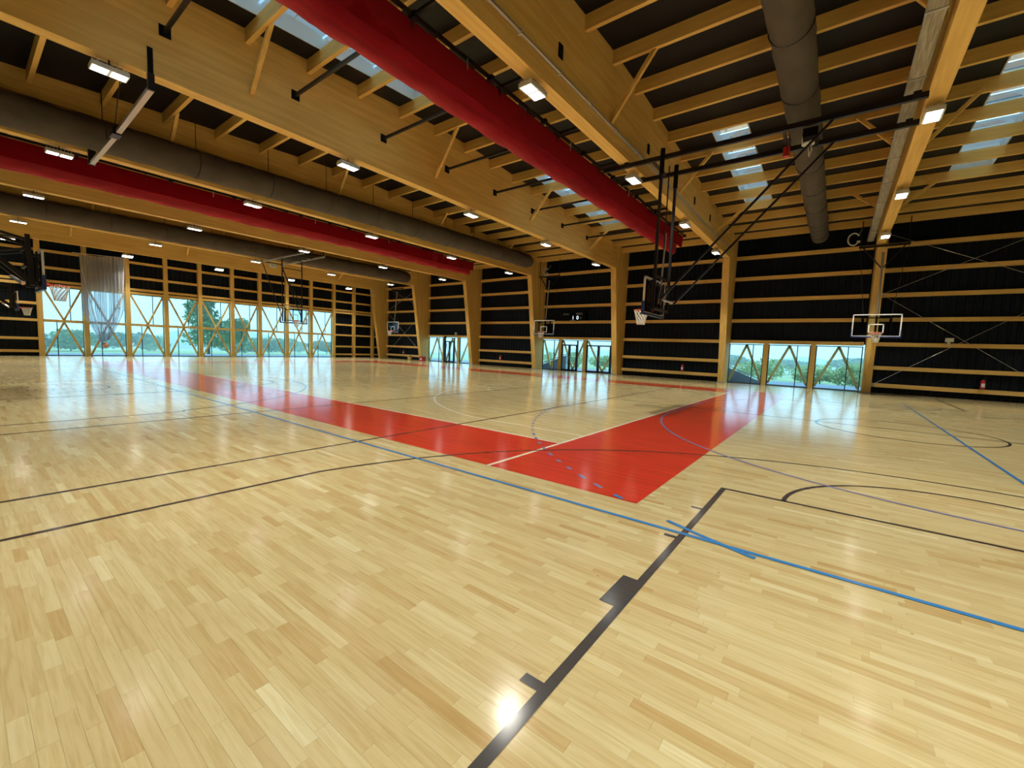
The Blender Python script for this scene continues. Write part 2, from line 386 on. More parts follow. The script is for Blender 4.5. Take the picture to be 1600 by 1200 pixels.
# ------------------------------------------------------------------ walls
def corrug(b, axis, c, a0, a1, z0, z1, depth, pitch=0.3):
    """ribbed sheet in the plane axis=c, running a0..a1, ribs standing proud by depth (sign = inward)"""
    a = a0; prof = []
    while a < a1 - 1e-6:
        e = min(a + pitch, a1); s = e - a
        prof += [(a, 0), (a + s * .62, 0), (a + s * .70, depth), (a + s * .92, depth)]; a = e
    prof.append((a1, 0))
    n = len(b.v)
    for t, d in prof:
        for zz in (z0, z1): b.v.append((t, c + d, zz) if axis == 'y' else (c + d, t, zz))
    for i in range(len(prof) - 1): b.f.append((n + 2 * i, n + 2 * i + 2, n + 2 * i + 3, n + 2 * i + 1))
    # solid backing
    th = -0.12 if depth > 0 else 0.12
    lo, hi = sorted((c + th, c - (0.002 if depth > 0 else -0.002)))
    if axis == 'y': b.box(a0, a1, lo, hi, z0, z1)
    else: b.box(lo, hi, a0, a1, z0, z1)
ZT = 9.4
WH = 2.56           # head of the low glazing
wb = MB()
edges = [XE] + [XK[k] for k in (6, 5, 4, 3, 2, 1, 0, -1)] + [XR]
GLZ = {(XK[5], XK[4]), (XK[3], XK[2]), (XK[1], XK[0])}
for a, b_ in zip(edges[:-1], edges[1:]):
    corrug(wb, 'y', YB, a, b_, WH if (a, b_) in GLZ else 0.0, ZT, -0.035)
wall_back = wb.build('wall_back', DARKWALL); tag(wall_back, 'dark ribbed sheet wall behind the timber columns', kind='structure')
PY = [3.5, 5.68, 7.92, 10.18, 12.42, 14.78, 17.0, 19.4, 21.75, 24.17, 26.49, 28.83]      # end-wall posts
wl = MB()
corrug(wl, 'x', XE, YF, PY[0], 0, ZT + .2, 0.035); corrug(wl, 'x', XE, PY[9], YB, 0, ZT + .2, 0.035); corrug(wl, 'x', XE, PY[0], PY[9], 4.72, ZT + .45, 0.035)
wall_left = wl.build('wall_left', DARKWALL); tag(wall_left, 'dark ribbed far end wall above the tall window row', kind='structure')
wf = MB(); corrug(wf, 'y', YF, XE, XR, 0, 9.2, 0.035)
tag(wf.build('wall_front', DARKWALL), 'dark ribbed wall along the near long side of the hall', kind='structure')
wr = MB(); corrug(wr, 'x', XR, YF, YB, 0, ZT + .4, -0.035)
tag(wr.build('wall_right', DARKWALL), 'dark ribbed near end wall of the hall', kind='structure')
# rails on the back wall: each run between two columns is a part
GIRT = [7.72, 6.45, 5.16, 3.89, 2.60, 1.35, 0.42]
for a, b_ in zip(edges[:-1], edges[1:]):
    for zz in GIRT:
        if (a, b_) in GLZ and zz < 2.5: continue
        L_ = b_ - a - (BW if a != XE else BW / 2)
        x0 = a + (BW / 2 if a != XE else 0.2); x1 = b_ - BW / 2
        MB().box(x0, x1, 29.78, 30.03, zz - 0.10, zz + 0.10).build('wall_rail', RAIL, wall_back)
# end wall posts and rails
for i, y in enumerate(PY):
    MB().box(XE + 0.0, XE + 0.32, y - 0.13, y + 0.13, 0, 8.9).build('wall_post', TIMBERZ, wall_left)
EG = [6.95, 5.86, 4.98, 4.72, 3.46, 2.36, 1.15, 0.32]
ys = [YF] + PY + [YB]
RAILY = mat('rail_timber_end', (0.80, 0.56, 0.175), 0.55, noise=((9, 0.6, 9), (0.70, 0.46, 0.13), 0.38, 0.62), spec=0.3)
for i, (a, b_) in enumerate(zip(ys[:-1], ys[1:])):
    for zz in EG:
        if 1 <= i <= 9 and zz < 4.6: continue
        MB().box(XE + 0.02, XE + 0.2, a + (0.13 if i else 0), b_ - (0.13 if i < len(ys) - 2 else 0), zz - 0.085, zz + 0.085).build('wall_rail', RAILY, wall_left)

# ------------------------------------------------------------------ windows and doors
WN = [0]
def win_end(y0, y1):
    """tall window in the far end wall: dark frame, mid rail, crossed timber braces, four panes"""
    WN[0] += 1
    f = MB(); x = XE - 0.05; t = 0.035
    for a, b_ in ((y0, y0 + t), (y1 - t, y1)): f.box(x - .04, x + .04, a, b_, 0.0, 4.64)
    for a, b_ in ((0.0, 0.05), (4.59, 4.64)): f.box(x - .04, x + .04, y0, y1, a, b_)
    o = f.build('window_%d' % WN[0], GREYM); tag(o, 'tall end-wall window crossed by timber diagonals', kind='structure')
    MB().box(XE + 0.02, XE + 0.22, y0, y1, 2.27, 2.45).build('mid_rail', TIMBERZ, o)
    w_ = y1 - y0; yu, yd = y0 + w_ * .68, y0 + w_ * .33
    MB().box(x - .03, x + .03, yu - .022, yu + .022, 2.45, 4.6).build('mullion', GREYM, o)
    MB().box(x - .03, x + .03, yd - .022, yd + .022, 0.05, 2.27).build('mullion', GREYM, o)
    for a, b_, c, d in ((y0, yu, 2.36, 4.6), (yu, y1, 2.36, 4.6), (y0, yd, 0.03, 2.36), (yd, y1, 0.03, 2.36)):
        MB().quad((x, a, c), (x, b_, c), (x, b_, d), (x, a, d)).build('pane', GLASS, o)
    ym = (y0 + y1) / 2; xb = XE + 0.10
    for p, q in (((xb, y0 + .05, 4.58), (xb, ym, 2.42)), ((xb, y1 - .05, 4.58), (xb, ym, 2.42)), ((xb, ym, 2.30), (xb, y0 + .05, 0.06)), ((xb, ym, 2.30), (xb, y1 - .05, 0.06))):
        MB().bar(p, q, 0.11, 0.10, (1, 0, 0)).build('brace', TIMBERZ, o)
for i in range(9): win_end(PY[i] + 0.13, PY[i + 1] - 0.13)

def win_low(x0, x1, style, door=None):
    """low glazing in the back wall between timber posts; door=(xa,xb): a glazed double leaf inside"""
    y = 29.98
    f = MB(); t = 0.05
    for a, b_ in ((x0, x0 + t), (x1 - t, x1)): f.box(a, b_, y - .05, y + .05, 0, 2.46)
    for a, b_ in ((0, 0.06), (2.41, 2.46)): f.box(x0, x1, y - .05, y + .05, a, b_)
    if door:
        WN.append(1); nm = 'door_%d' % (len(WN) - 1)
    else:
        WN[0] += 1; nm = 'window_%d' % WN[0]
    o = f.build(nm, GREYM); o['kind'] = 'structure'
    o['label'] = 'glazed door with dark frame in the low glazing' if door else 'low window with slanted timber struts beside a column'
    xm = x0 + (x1 - x0) * .70
    if door:
        xm = x0 + (x1 - x0) * door
        MB().box(xm - .05, xm + .05, y - .05, y + .05, 0.06, 2.41).build('mullion', GREYM, o)
        lf = MB(); zt = 2.02
        lf.box(x0 + t, xm - .05, y - .07, y + .03, zt, zt + .10)
        xc = (x0 + t + xm - .05) / 2
        for a, b_ in ((x0 + t, x0 + t + .07), (xc - .09, xc + .09), (xm - .12, xm - .05)): lf.box(a, b_, y - .07, y + .03, 0.06, zt)
        lf.box(x0 + t, xm - .05, y - .07, y + .03, 0.06, 0.14)
        d_ = lf.build('door_leaf', GREYM, o)
        MB().tube([(xc + .05, y - .12, 0.95), (xc + .05, y - .12, 1.25)], 0.015, 6).build('handle', CHROME, d_)
    else:
        MB().box(xm - .022, xm + .022, y - .04, y + .04, 0.06, 2.41).build('mullion', GREYM, o)
    for a, b_ in ((x0 + t, xm), (xm, x1 - t)):
        MB().quad((a, y, 0.06), (b_, y, 0.06), (b_, y, 2.41), (a, y, 2.41)).build('pane', GLASS, o)
    xc = (x0 + x1) / 2; yb_ = 30.12
    top = [(xc, yb_, 2.42), (x0 + .05, yb_, 0.12), (x1 - .05, yb_, 0.12)]
    if style == 'V': top = [(xc, yb_, 0.12), (x0 + .05, yb_, 2.42), (x1 - .05, yb_, 2.42)]
    for e in top[1:]: MB().bar(top[0], e, 0.13, 0.10, (0, 1, 0)).build('strut', TIMBERZ, o)
def glazed_bay(xl, xr, posts, styles, doors):
    for p in posts: MB().box(p - .125, p + .125, 29.84, 30.08, 0, 2.52).build('wall_post', TIMBERZ, wall_back)
    xs = [xl] + posts + [xr]
    for i in range(len(xs) - 1):
        a = xs[i] + (.125 if i else 0.0); b_ = xs[i + 1] - (.125 if i < len(xs) - 2 else 0.0)
        win_low(a, b_, styles, doors[i])
h = BW / 2
glazed_bay(XK[1] + h, XK[0] - h, [-3.46, -1.12], 'A', [None, None, None])
glazed_bay(XK[3] + h, XK[2] - h, [-17.95, -15.72], 'V', [None, 0.72, 0.78])
glazed_bay(XK[5] + h, XK[4] - h, [-31.55, -29.5], 'A', [None, 0.72, None])

# ------------------------------------------------------------------ roof deck with skylight openings, purlins
SKY = []                                      # x0,x1, first purlin index, last
def near_p(y): return min(range(len(PUR)), key=lambda i: abs(PUR[i] - y))
for x0, x1, ya, yb in ((-4.2, -3.05, 16.0, 24.0), (2.88, 4.05, 16.0, 24.0), (-11.85, -10.6, 1.68, 9.66), (-11.85, -10.6, 16.0, 24.0)):
    SKY.append((x0, x1, near_p(ya), near_p(yb)))
yl = [YF] + PUR + [YB]; yl = sorted(set(yl))
xcuts = sorted({XE, XR} | {s[0] for s in SKY} | {s[1] for s in SKY})
cb = MB()
for i in range(len(yl) - 1):
    for j in range(len(xcuts) - 1):
        xm = (xcuts[j] + xcuts[j + 1]) / 2; ym = (yl[i] + yl[i + 1]) / 2
        if any(s[0] < xm < s[1] and PUR[s[2]] < ym < PUR[s[3]] for s in SKY): continue
        a, b_ = yl[i], yl[i + 1]; za, zb_ = zdeck(a), zdeck(b_)
        n = len(cb.v)
        for (xx, yy, zz) in ((xcuts[j], a, za), (xcuts[j + 1], a, za), (xcuts[j + 1], b_, zb_), (xcuts[j], b_, zb_)):
            cb.v += [(xx, yy, zz), (xx, yy, zz + .18)]
        cb.f += [(n, n + 6, n + 4, n + 2), (n + 1, n + 3, n + 5, n + 7), (n, n + 2, n + 3, n + 1), (n + 2, n + 4, n + 5, n + 3), (n + 4, n + 6, n + 7, n + 5), (n + 6, n, n + 1, n + 7)]
ceiling = cb.build('ceiling', DECK); tag(ceiling, 'black roof deck carried by timber purlins', kind='structure')
PD, PWD = 0.34, 0.11
order = [-1, 0, 1, 2, 3, 4, 5, 6]
bays = [(XK[6] + h, XK[5] - h), (XK[5] + h, XK[4] - h), (XK[4] + h, XK[3] - h), (XK[3] + h, XK[2] - h), (XK[2] + h, XK[1] - h), (XK[1] + h, XK[0] - h), (XK[0] + h, XK[-1] - h), (XK[-1] + h, XR), (XE, XK[6] - h)]
pur_me = {}
for x0, x1 in bays:
    key = round(x1 - x0, 3)
    if key not in pur_me: pur_me[key] = MB().box(0, x1 - x0, -PWD / 2, PWD / 2, -PD - .03, 0.0).mesh('purlin', TIMBER)
    for y in PUR:
        if y < YF + .2 or y > YB - .2: continue
        put(pur_me[key], 'purlin', ceiling, (x0, y, zdeck(y) + .01))
# skylights
CURB = mat('skylight_curb', (0.55, 0.62, 0.64), 0.6)
for x0, x1, i0, i1 in SKY:
    WN[0] += 1
    cbm = MB()
    for i in range(i0, i1):
        a, b_ = PUR[i], PUR[i + 1]
        for xx in (x0 + .002, x1 - .032): 
            n = len(cbm.v)
            for yy in (a, b_):
                zz = zdeck(yy); cbm.v += [(xx, yy, zz - .02), (xx + .03, yy, zz - .02), (xx + .03, yy, zz + .42), (xx, yy, zz + .42)]
            cbm.f += [(n, n + 1, n + 2, n + 3), (n + 7, n + 6, n + 5, n + 4)] + [(n + k, n + 4 + k, n + 4 + (k + 1) % 4, n + (k + 1) % 4) for k in range(4)]
    for yy in (PUR[i0], PUR[i1]):
        zz = zdeck(yy); cbm.box(x0 - .03, x1 + .03, yy - .03, yy + .03, zz, zz + .42)
    so = cbm.build('window_%d' % WN[0], CURB); tag(so, 'strip of arched skylights between the roof purlins', kind='structure')
    for i in range(i0, i1):
        a, b_ = PUR[i] + .03, PUR[i + 1] - .03; pb = MB(); K = 8
        for k in range(K + 1):
            t = k / K; yy = a + (b_ - a) * t; rise = 0.10 * math.sin(math.pi * t)
            zz = zdeck(PUR[i]) * (1 - t) + zdeck(PUR[i + 1]) * t + .30 + rise
            pb.v += [(x0 + .032, yy, zz), (x1 - .032, yy, zz)]
        for k in range(K): pb.f.append((2 * k, 2 * k + 1, 2 * k + 3, 2 * k + 2))
        pb.build('pane', SKYL, so, smooth=True)
        MB().box(x0, x1, (a + b_) / 2 - .012, (a + b_) / 2 + .012, zdeck((a + b_) / 2) + .365, zdeck((a + b_) / 2) + .395).build('pane_rib', WHITEP, so)

# ------------------------------------------------------------------ portal frames: tapered columns and deep roof beams
BEAM_L = {-1: 'deep glulam roof beam beyond the beam with the wide cable tray', 0: 'deep glulam roof beam with the wide cable tray along its side',
          1: 'deep glulam roof beam with a thin steel conduit along its lower side', 2: 'deep glulam roof beam between the broad red curtain and a fabric duct',
          3: 'glulam roof beam directly behind the fabric duct that crosses the hall', 4: 'glulam roof beam just behind the second narrow red curtain',
          5: 'glulam roof beam behind the fabric duct nearest the tall windows', 6: 'glulam roof beam in front of the tall end-wall windows'}
COL_L = {-1: 'tapered glulam column beyond the cross-braced dark wall bay', 0: 'tapered glulam column behind a basketball backboard beside the cross-braced bay',
         1: 'tapered glulam column left of the three low windows with struts', 2: 'tapered glulam column right of the two glazed doors under the scoreboard',
         3: 'tapered glulam column beside a backboard left of the scoreboard', 4: 'tapered glulam column right of the small door bay with red box',
         5: 'tapered glulam column with a small red box at its foot', 6: 'tapered glulam column closest to the far end wall'}
FLYY = [-1.4, 4.95, 11.28, 17.55, 23.98]
for k in order:
    x = XK[k]; b = MB()
    ysb = [YF + .05, -3, 0, 3, 6, 8, 10, 11.8, 13.6, 15.6, 18, 21, 24, 27.86]
    poly = [(YF + .05, ZB), (27.86, ZB)] + [(yy, zdeck(yy) + .012) for yy in reversed(ysb)]
    bo = b.prism(poly, 'x', x - h, x + h).build('glulam_beam', GLULAM)
    tag(bo, BEAM_L[k], 'beam', 'deep timber roof beams across the hall')
    for yy in FLYY:
        zt = zdeck(yy) - PD + .02
        for s in (-1, 1):
            if k == 6 and s < 0: continue
            MB().bar((x + s * (h + .0), yy, 7.99), (x + s * (h + 1.18), yy, zt + .04), 0.10, 0.10, (0, 1, 0)).build('fly_brace', TIMBERZ, bo)
    if k in (0, 1, 2, 3):
        for yy in ([8.56, 14.15, 19.86, 22.7] if k == 1 else []):
            MB().box(x + h, x + h + .02, yy - .09, yy + .09, 8.22, 8.52).build('steel_plate', BLACKFLAT, bo)
    xc_ = x + (.08 if k == 0 else 0)
    c = MB().prism([(29.0, 0), (30.02, 0), (30.02, zdeck(30.0) + .01), (27.85, zdeck(27.85) + .01), (27.85, ZB - .05)], 'x', xc_ - h - .02, xc_ + h + .02).build('glulam_column', GLULAM)
    c.data.materials.clear(); c.data.materials.append(TIMBERZ)
    tag(c, COL_L[k], 'column', 'tapered timber columns along the back wall')
    if k <= 5:
        MB().box(x - h - .05, x + h + .05, 28.99, 29.1, 0.0, 0.12).build('base_plate', GALV, c)

# ------------------------------------------------------------------ cable tray and conduit
tr = empty('cable_tray', (0.85, 12, 7.64)); tag(tr, 'wide grey cable tray running along a roof beam side', 'cable tray')
MB().box(-.13, .13, -18, 15.8, -.03, .0).build('tray_floor', GALV, tr)
for s in (-1, 1): MB().box(s * .13 - .006, s * .13 + .006, -18, 15.8, -.03, .06).build('tray_side', GALV, tr)
MB().box(-.11, .11, -18, 15.8, -.055, -.03).build('cable_bundle', TRAYM, tr)
for i in range(14): MB().box(-.15, .148, -15 + i * 2.2 - .02, -15 + i * 2.2 + .02, -.08, -.055).build('support_bracket', GALV, tr)
cd = empty('cable_conduit', (XK[1] + h + .05, 11, 7.86)); tag(cd, 'thin galvanised conduit clipped along the lower side of a beam', 'conduit')
MB().tube([(0, -17, 0), (0, 16.5, 0)], 0.04, 8).build('pipe', GALV, cd, True)
for i in range(22): MB().box(-.046, .045, -16 + i * 1.5 - .02, -16 + i * 1.5 + .02, -.05, .05).build('clip', WHITEP, cd)

# ------------------------------------------------------------------ LED floodlights under the beams
def lamp_proto():
    e = empty('flood_light')
    MB().box(-.17, .17, -.30, .30, 0.0, .09).build('housing', WHITEP, e)
    fin = MB()
    for i in range(8): fin.box(-.15, .15, -.28 + i * .075, -.27 + i * .075, .09, .14)
    fin.build('heat_sink', GALV, e)
    for s in (-1, 1): MB().quad((-.13, s * .15 - .125, -.004), (-.13, s * .15 + .125, -.004), (.13, s * .15 + .125, -.004), (.13, s * .15 - .125, -.004)).build('led_lens', LENS, e)
    ld = bpy.data.lights.new('led_array', 'AREA'); ld.shape = 'RECTANGLE'; ld.size = .28; ld.size_y = .55; ld.energy = LAMP_W
    ld.color = (1.0, 0.95, 0.83); ld.spread = math.radians(100)
    lo = bpy.data.objects.new('led_array', ld); COL.objects.link(lo); lo.parent = e; lo.location = (0, 0, -.012)
    MB().tube([(0, 0, .13), (0, 0, .27)], 0.012, 6).build('hanger', BLACK, e)
    MB().tube([(.02, .1, .12), (.10, .12, .2), (.16, .13, .32)], 0.008, 5).build('cord', WHITEP, e)
    return e
LAMP_L = {-1: 'beyond the cable tray beam', 0: 'on the wide cable tray beam', 1: 'on the beam with thin conduit', 2: 'on the beam left of the broad red curtain',
          3: 'on the beam behind the wide duct', 4: 'on the beam behind the second red curtain', 5: 'on the beam behind the far duct', 6: 'on the beam before the tall windows'}
ORD = ['sixth', 'fifth', 'fourth', 'third', 'second', 'first']
proto = lamp_proto(); first = True; off = 0
def in_frame(p):
    if (Vector(p) - CAM).dot(FW) < 0.1: return False
    u, v = px(p); return -25 < u < 1625 and -25 < v < 1225
for k in order:
    for li, yy in enumerate((-3.5, 2.25, 7.8, 13.5, 19.3, 25.2)):
        o = proto if first else copy_tree(proto); first = False
        o.location = (XK[k], yy, ZB - .27 + .004); o.rotation_euler.y = math.radians(-20) if k == 6 else 0.0
        tag(o, ORD[li] + ' floodlight from the back wall ' + LAMP_L[k], 'lamp', 'floodlights hung under the roof beams')
        if not in_frame((XK[k], yy, ZB - .27)):
            off += 1; o.name = 'flood_light_%d_offscreen' % off; q = 0
            for c_ in o.children:
                base = c_.name.split('.')[0]
                if base == 'led_array': c_.name = 'led_array_%d_offscreen' % off
                elif base == 'led_lens': q += 1; c_.name = 'led_lens_%d_%d_offscreen' % (off, q)

# ------------------------------------------------------------------ fabric air ducts
def duct(name, label, x, y0, y1, z0, z1, r):
    e = empty(name, (x, (y0 + y1) / 2, 0)); tag(e, label, 'duct')
    b = MB(); K = 120; S = 24; ym = (y0 + y1) / 2
    for i in range(K + 1):
        t = i / K; y = y0 + (y1 - y0) * t
        for j in range(S):
            a = 2 * math.pi * j / S
            rr = r * (1 + 0.030 * math.sin(a * 3 + i * 0.8) * math.sin(i * .37) + 0.022 * math.sin(i * 1.9 + a * 5))
            if y1 - y < r * .5: rr *= math.sqrt(max(0.05, 1 - ((r * .5 - (y1 - y)) / (r * .5)) ** 2 * .35))
            b.v.append((rr * math.cos(a), y - ym, z0 + (z1 - z0) * t + rr * math.sin(a)))
    for i in range(K):
        for j in range(S): b.f.append((i * S + j, i * S + (j + 1) % S, (i + 1) * S + (j + 1) % S, (i + 1) * S + j))
    b.build('duct_sleeve', DUCT, e, True)
    cap = MB(); rr = r * .80
    for kk in range(5):
        ra = rr * math.cos(kk / 4 * math.pi / 2 * .98); yy = y1 - ym + r * .12 * math.sin(kk / 4 * math.pi / 2)
        for j in range(S): cap.v.append((ra * math.cos(2 * math.pi * j / S), yy, z1 + ra * math.sin(2 * math.pi * j / S)))
    for kk in range(4):
        for j in range(S): cap.f.append((kk * S + j, kk * S + (j + 1) % S, (kk + 1) * S + (j + 1) % S, (kk + 1) * S + j))
    cap.f.append(tuple(4 * S + j for j in range(S)))
    cap.build('end_cap', DUCT, e, True)
    MB().tube([(-.02, y0 - ym, z0 + r + .05), (-.02, y1 - ym - .2, z1 + r + .05)], 0.01, 5).build('carrier_cable', BLACK, e)
    n = int((y1 - y0) / 2.4)
    for i in range(n):
        t = (i + .5) / n; y = y0 + (y1 - y0) * t; zz = z0 + (z1 - z0) * t
        MB().tube([(-.02, y - ym, zz + r * .97), (-.02, y - ym, zdeck(y) - .02)], 0.012, 5).build('hanger', BLACK, e)
        MB().tube([(r * 1.015 * math.cos(a), y - ym, zz + r * 1.015 * math.sin(a)) for a in np.linspace(0, 2 * math.pi, 25)], 0.012, 4).build('hoop_seam', BLACK, e)
    return e
duct('fabric_air_duct', 'grey fabric air duct ending above the three low windows', -1.25, -5.5, 28.5, 8.25, 8.22, 0.385)
duct('fabric_air_duct', 'wide wrinkled grey fabric duct ending near the scoreboard', -19.02, -5.5, 26.6, 7.74, 8.2, 0.48)
duct('fabric_air_duct', 'bluish grey fabric duct crossing before the tall end windows', -33.2, -5.5, 26.6, 7.86, 7.98, 0.50)

# ------------------------------------------------------------------ raised red divider curtains
def curtain(label, x, s=1.0, span=None):
    """folded-up hall divider; hangs from a track on steel tubes between two beams. x = track position"""
    e = empty('divider_curtain', (x, 10, 0)); tag(e, label, 'curtain', 'red divider curtains folded up under the roof')
    y0, y1 = YF + .4 - 10, 25.7 - 10
    # veil: single hanging sheet, slightly rippled
    b = MB(); K = 150
    for i in range(K + 1):
        y = y0 + (y1 - y0) * i / K; wv = .02 * math.sin(i * .7) + .012 * math.sin(i * 1.7 + 1)
        b.v += [(0.02, y, 8.42), (0.03 + wv * .5, y, 8.1), (0.0 + wv, y, 7.76)]
    for i in range(K):
        for j in range(2): b.f.append((3 * i + j, 3 * i + 3 + j, 3 * i + 4 + j, 3 * i + 1 + j))
    b.build('curtain_veil', VEIL, e, True)
    # gathered bundle below
    sec = [(-.01, 8.42), (-.06, 8.36), (-.20, 8.30), (-.29, 8.10), (-.31, 7.72), (-.35, 7.58), (-.41, 7.48), (-.50, 7.45), (-.58, 7.52), (-.60, 7.75), (-.52, 8.25), (-.30, 8.42)]
    b = MB(); S = len(sec); K = 220
    for i in range(K + 1):
        y = y0 + (y1 - y0) * i / K
        for j, (xx, zz) in enumerate(sec):
            am = .020 if j in (4, 5, 6, 7, 8) else .004
            b.v.append((xx + am * math.sin(i * .9 + j * 2.1), y, zz + am * math.sin(i * .55 + j * 1.3) + (.015 * math.sin(i * .09 + j) if 3 < j < 9 else 0)))
    for i in range(K):
        for j in range(S): b.f.append((i * S + j, (i + 1) * S + j, (i + 1) * S + (j + 1) % S, i * S + (j + 1) % S))
    b.f += [tuple(range(S)), tuple(K * S + j for j in reversed(range(S)))]
    b.build('curtain_bundle', REDF, e, True)
    MB().box(.05, .11, y0, y1, 8.44, 8.52).build('track_rail', BLACK, e)
    for i in range(10):
        y = 3.18 - 10 + (i - 2) * 2.9
        if y < y0 or y > y1 + 2: continue
        st = empty('support_tube', (0, y, 8.48)); st.parent = e
        a, b_ = span[0] - x, span[1] - x
        st2 = MB().box(a + .015, b_ - .015, -.035, .035, -.035, .035)
        bpy.data.objects.remove(st, do_unlink=True)
        so = st2.build('support_tube', BLACK, e); so.location = (0, y, 8.48)
        for q in (a, b_ - .02): MB().box(q, q + .02, -.11, .11, -.12, .12).build('fixing_plate', BLACKFLAT, so)
        for q in (.02, .16): MB().box(q, q + .03, -.02, .02, -.22 if q < .1 else -.04, .06).build('track_clamp', BLACK, so)
    for i in range(13):
        y = y0 + 1.2 + i * 2.45
        MB().tube([(.13, y, 8.46), (.13, y, 8.2)], 0.016, 6).build('lift_strap', CHROME if i % 2 else BLACK, e)
        MB().box(.04, .2, y + .8, y + .92, 8.38, 8.5).build('pulley', BLACK, e)
    return e
curtain('broad raised red divider curtain beside the beam with thin conduit', -7.62, 1, (XK[2] + h, XK[1] - h))
curtain('narrow distant raised red divider curtain between two ducts', -23.9, 1, (XK[4] + h, XK[3] - h))

# ------------------------------------------------------------------ basketball hoops
def net_mb(r=0.225, zt=0.0, depth=0.45):
    b = MB(); N = 12; Lv = 6
    def pt(l, i):
        t = l / Lv; rr = r * (1 - .48 * t ** .8); a = 2 * math.pi * (i + (.5 if l % 2 else 0)) / N
        return (rr * math.cos(a), rr * math.sin(a), zt - depth * t)
    for l in range(Lv):
        for i in range(N):
            a = pt(l, i)
            for di in ((0, 1) if l % 2 else (-1, 0)):
                b.tube([a, pt(l + 1, i + di)], 0.0095, 4, cap=False)
    return b
NET_ME = net_mb().mesh('net', NETM)
def hoop_head(e, zc=0.0):
    """backboard + rim in local space: board plane y=0, facing -y, rim centre at y=-0.375, z=0 is rim height"""
    bd = MB().box(-.9, .9, 0.0, .02, -.15, .90).build('backboard', BOARDG, e)
    fr = MB(); t = .05
    fr.box(-.92, .92, -.012, .04, -.17, -.17 + t).box(-.92, .92, -.012, .04, .90 - t + .02, .92)
    fr.box(-.92, -.92 + t, -.012, .04, -.17, .92).box(.92 - t, .92, -.012, .04, -.17, .92)
    fr.build('board_frame', WHITE, bd)
    sq = MB(); sq.box(-.295, .295, -.008, -.002, .0, .05).box(-.295, .295, -.008, -.002, .40, .45).box(-.295, -.245, -.008, -.002, .0, .45).box(.245, .295, -.008, -.002, .0, .45)
    sq.build('target_square', WHITE, bd)
    pad = MB(); pad.box(-.94, .94, -.03, .06, -.21, -.15).box(-.945, -.905, -.03, .06, -.21, .18).box(.905, .945, -.03, .06, -.21, .18)
    pad.build('edge_padding', BLUEP, bd)
    rm = MB().tube([(.23 * math.cos(a), -.375 + .23 * math.sin(a), 0) for a in np.linspace(0, 2 * math.pi, 29)], 0.013, 6).box(-.09, .09, -.16, -.0, -.06, .03)
    ro = rm.build('rim', ORANGE, e, True)
    for s in (-1, 1): MB().tube([(s * .06, -.02, -.12), (s * .16, -.22, -.01)], .012, 5).build('rim_brace', ORANGE, ro)
    put(NET_ME, 'net', ro, (0, -.375, -.01))
    bk = MB(); bk.bar((-.6, .10, .75), (.6, .10, .75), .05, .05).bar((-.6, .10, .0), (.6, .10, .0), .05, .05)
    for s in (-.55, 0, .55): bk.bar((s, .10, -.1), (s, .10, .85), .045, .045, (0, 1, 0))
    bk.box(-.03, .03, .02, .1, -.05, .05)
    for s in (-.55, .55): bk.box(s - .03, s + .03, .02, .1, .72, .78).box(s - .03, s + .03, .02, .1, -.03, .03)
    bk.build('back_frame', BLACK, e)

def hoop(name, label, loc, rz, rig):
    e = empty(name, (loc[0], loc[1], 0), rz); tag(e, label, 'basketball hoop', 'ceiling-hung basketball hoops')
    hd = empty('tmp'); 
    hoop_head(hd)
    for ch in list(hd.children):
        ch.parent = e; ch.location = Vector(ch.location) + Vector((0, 0, loc[2]))
    bpy.data.objects.remove(hd, do_unlink=True)
    rig(e, loc[2])
    return e
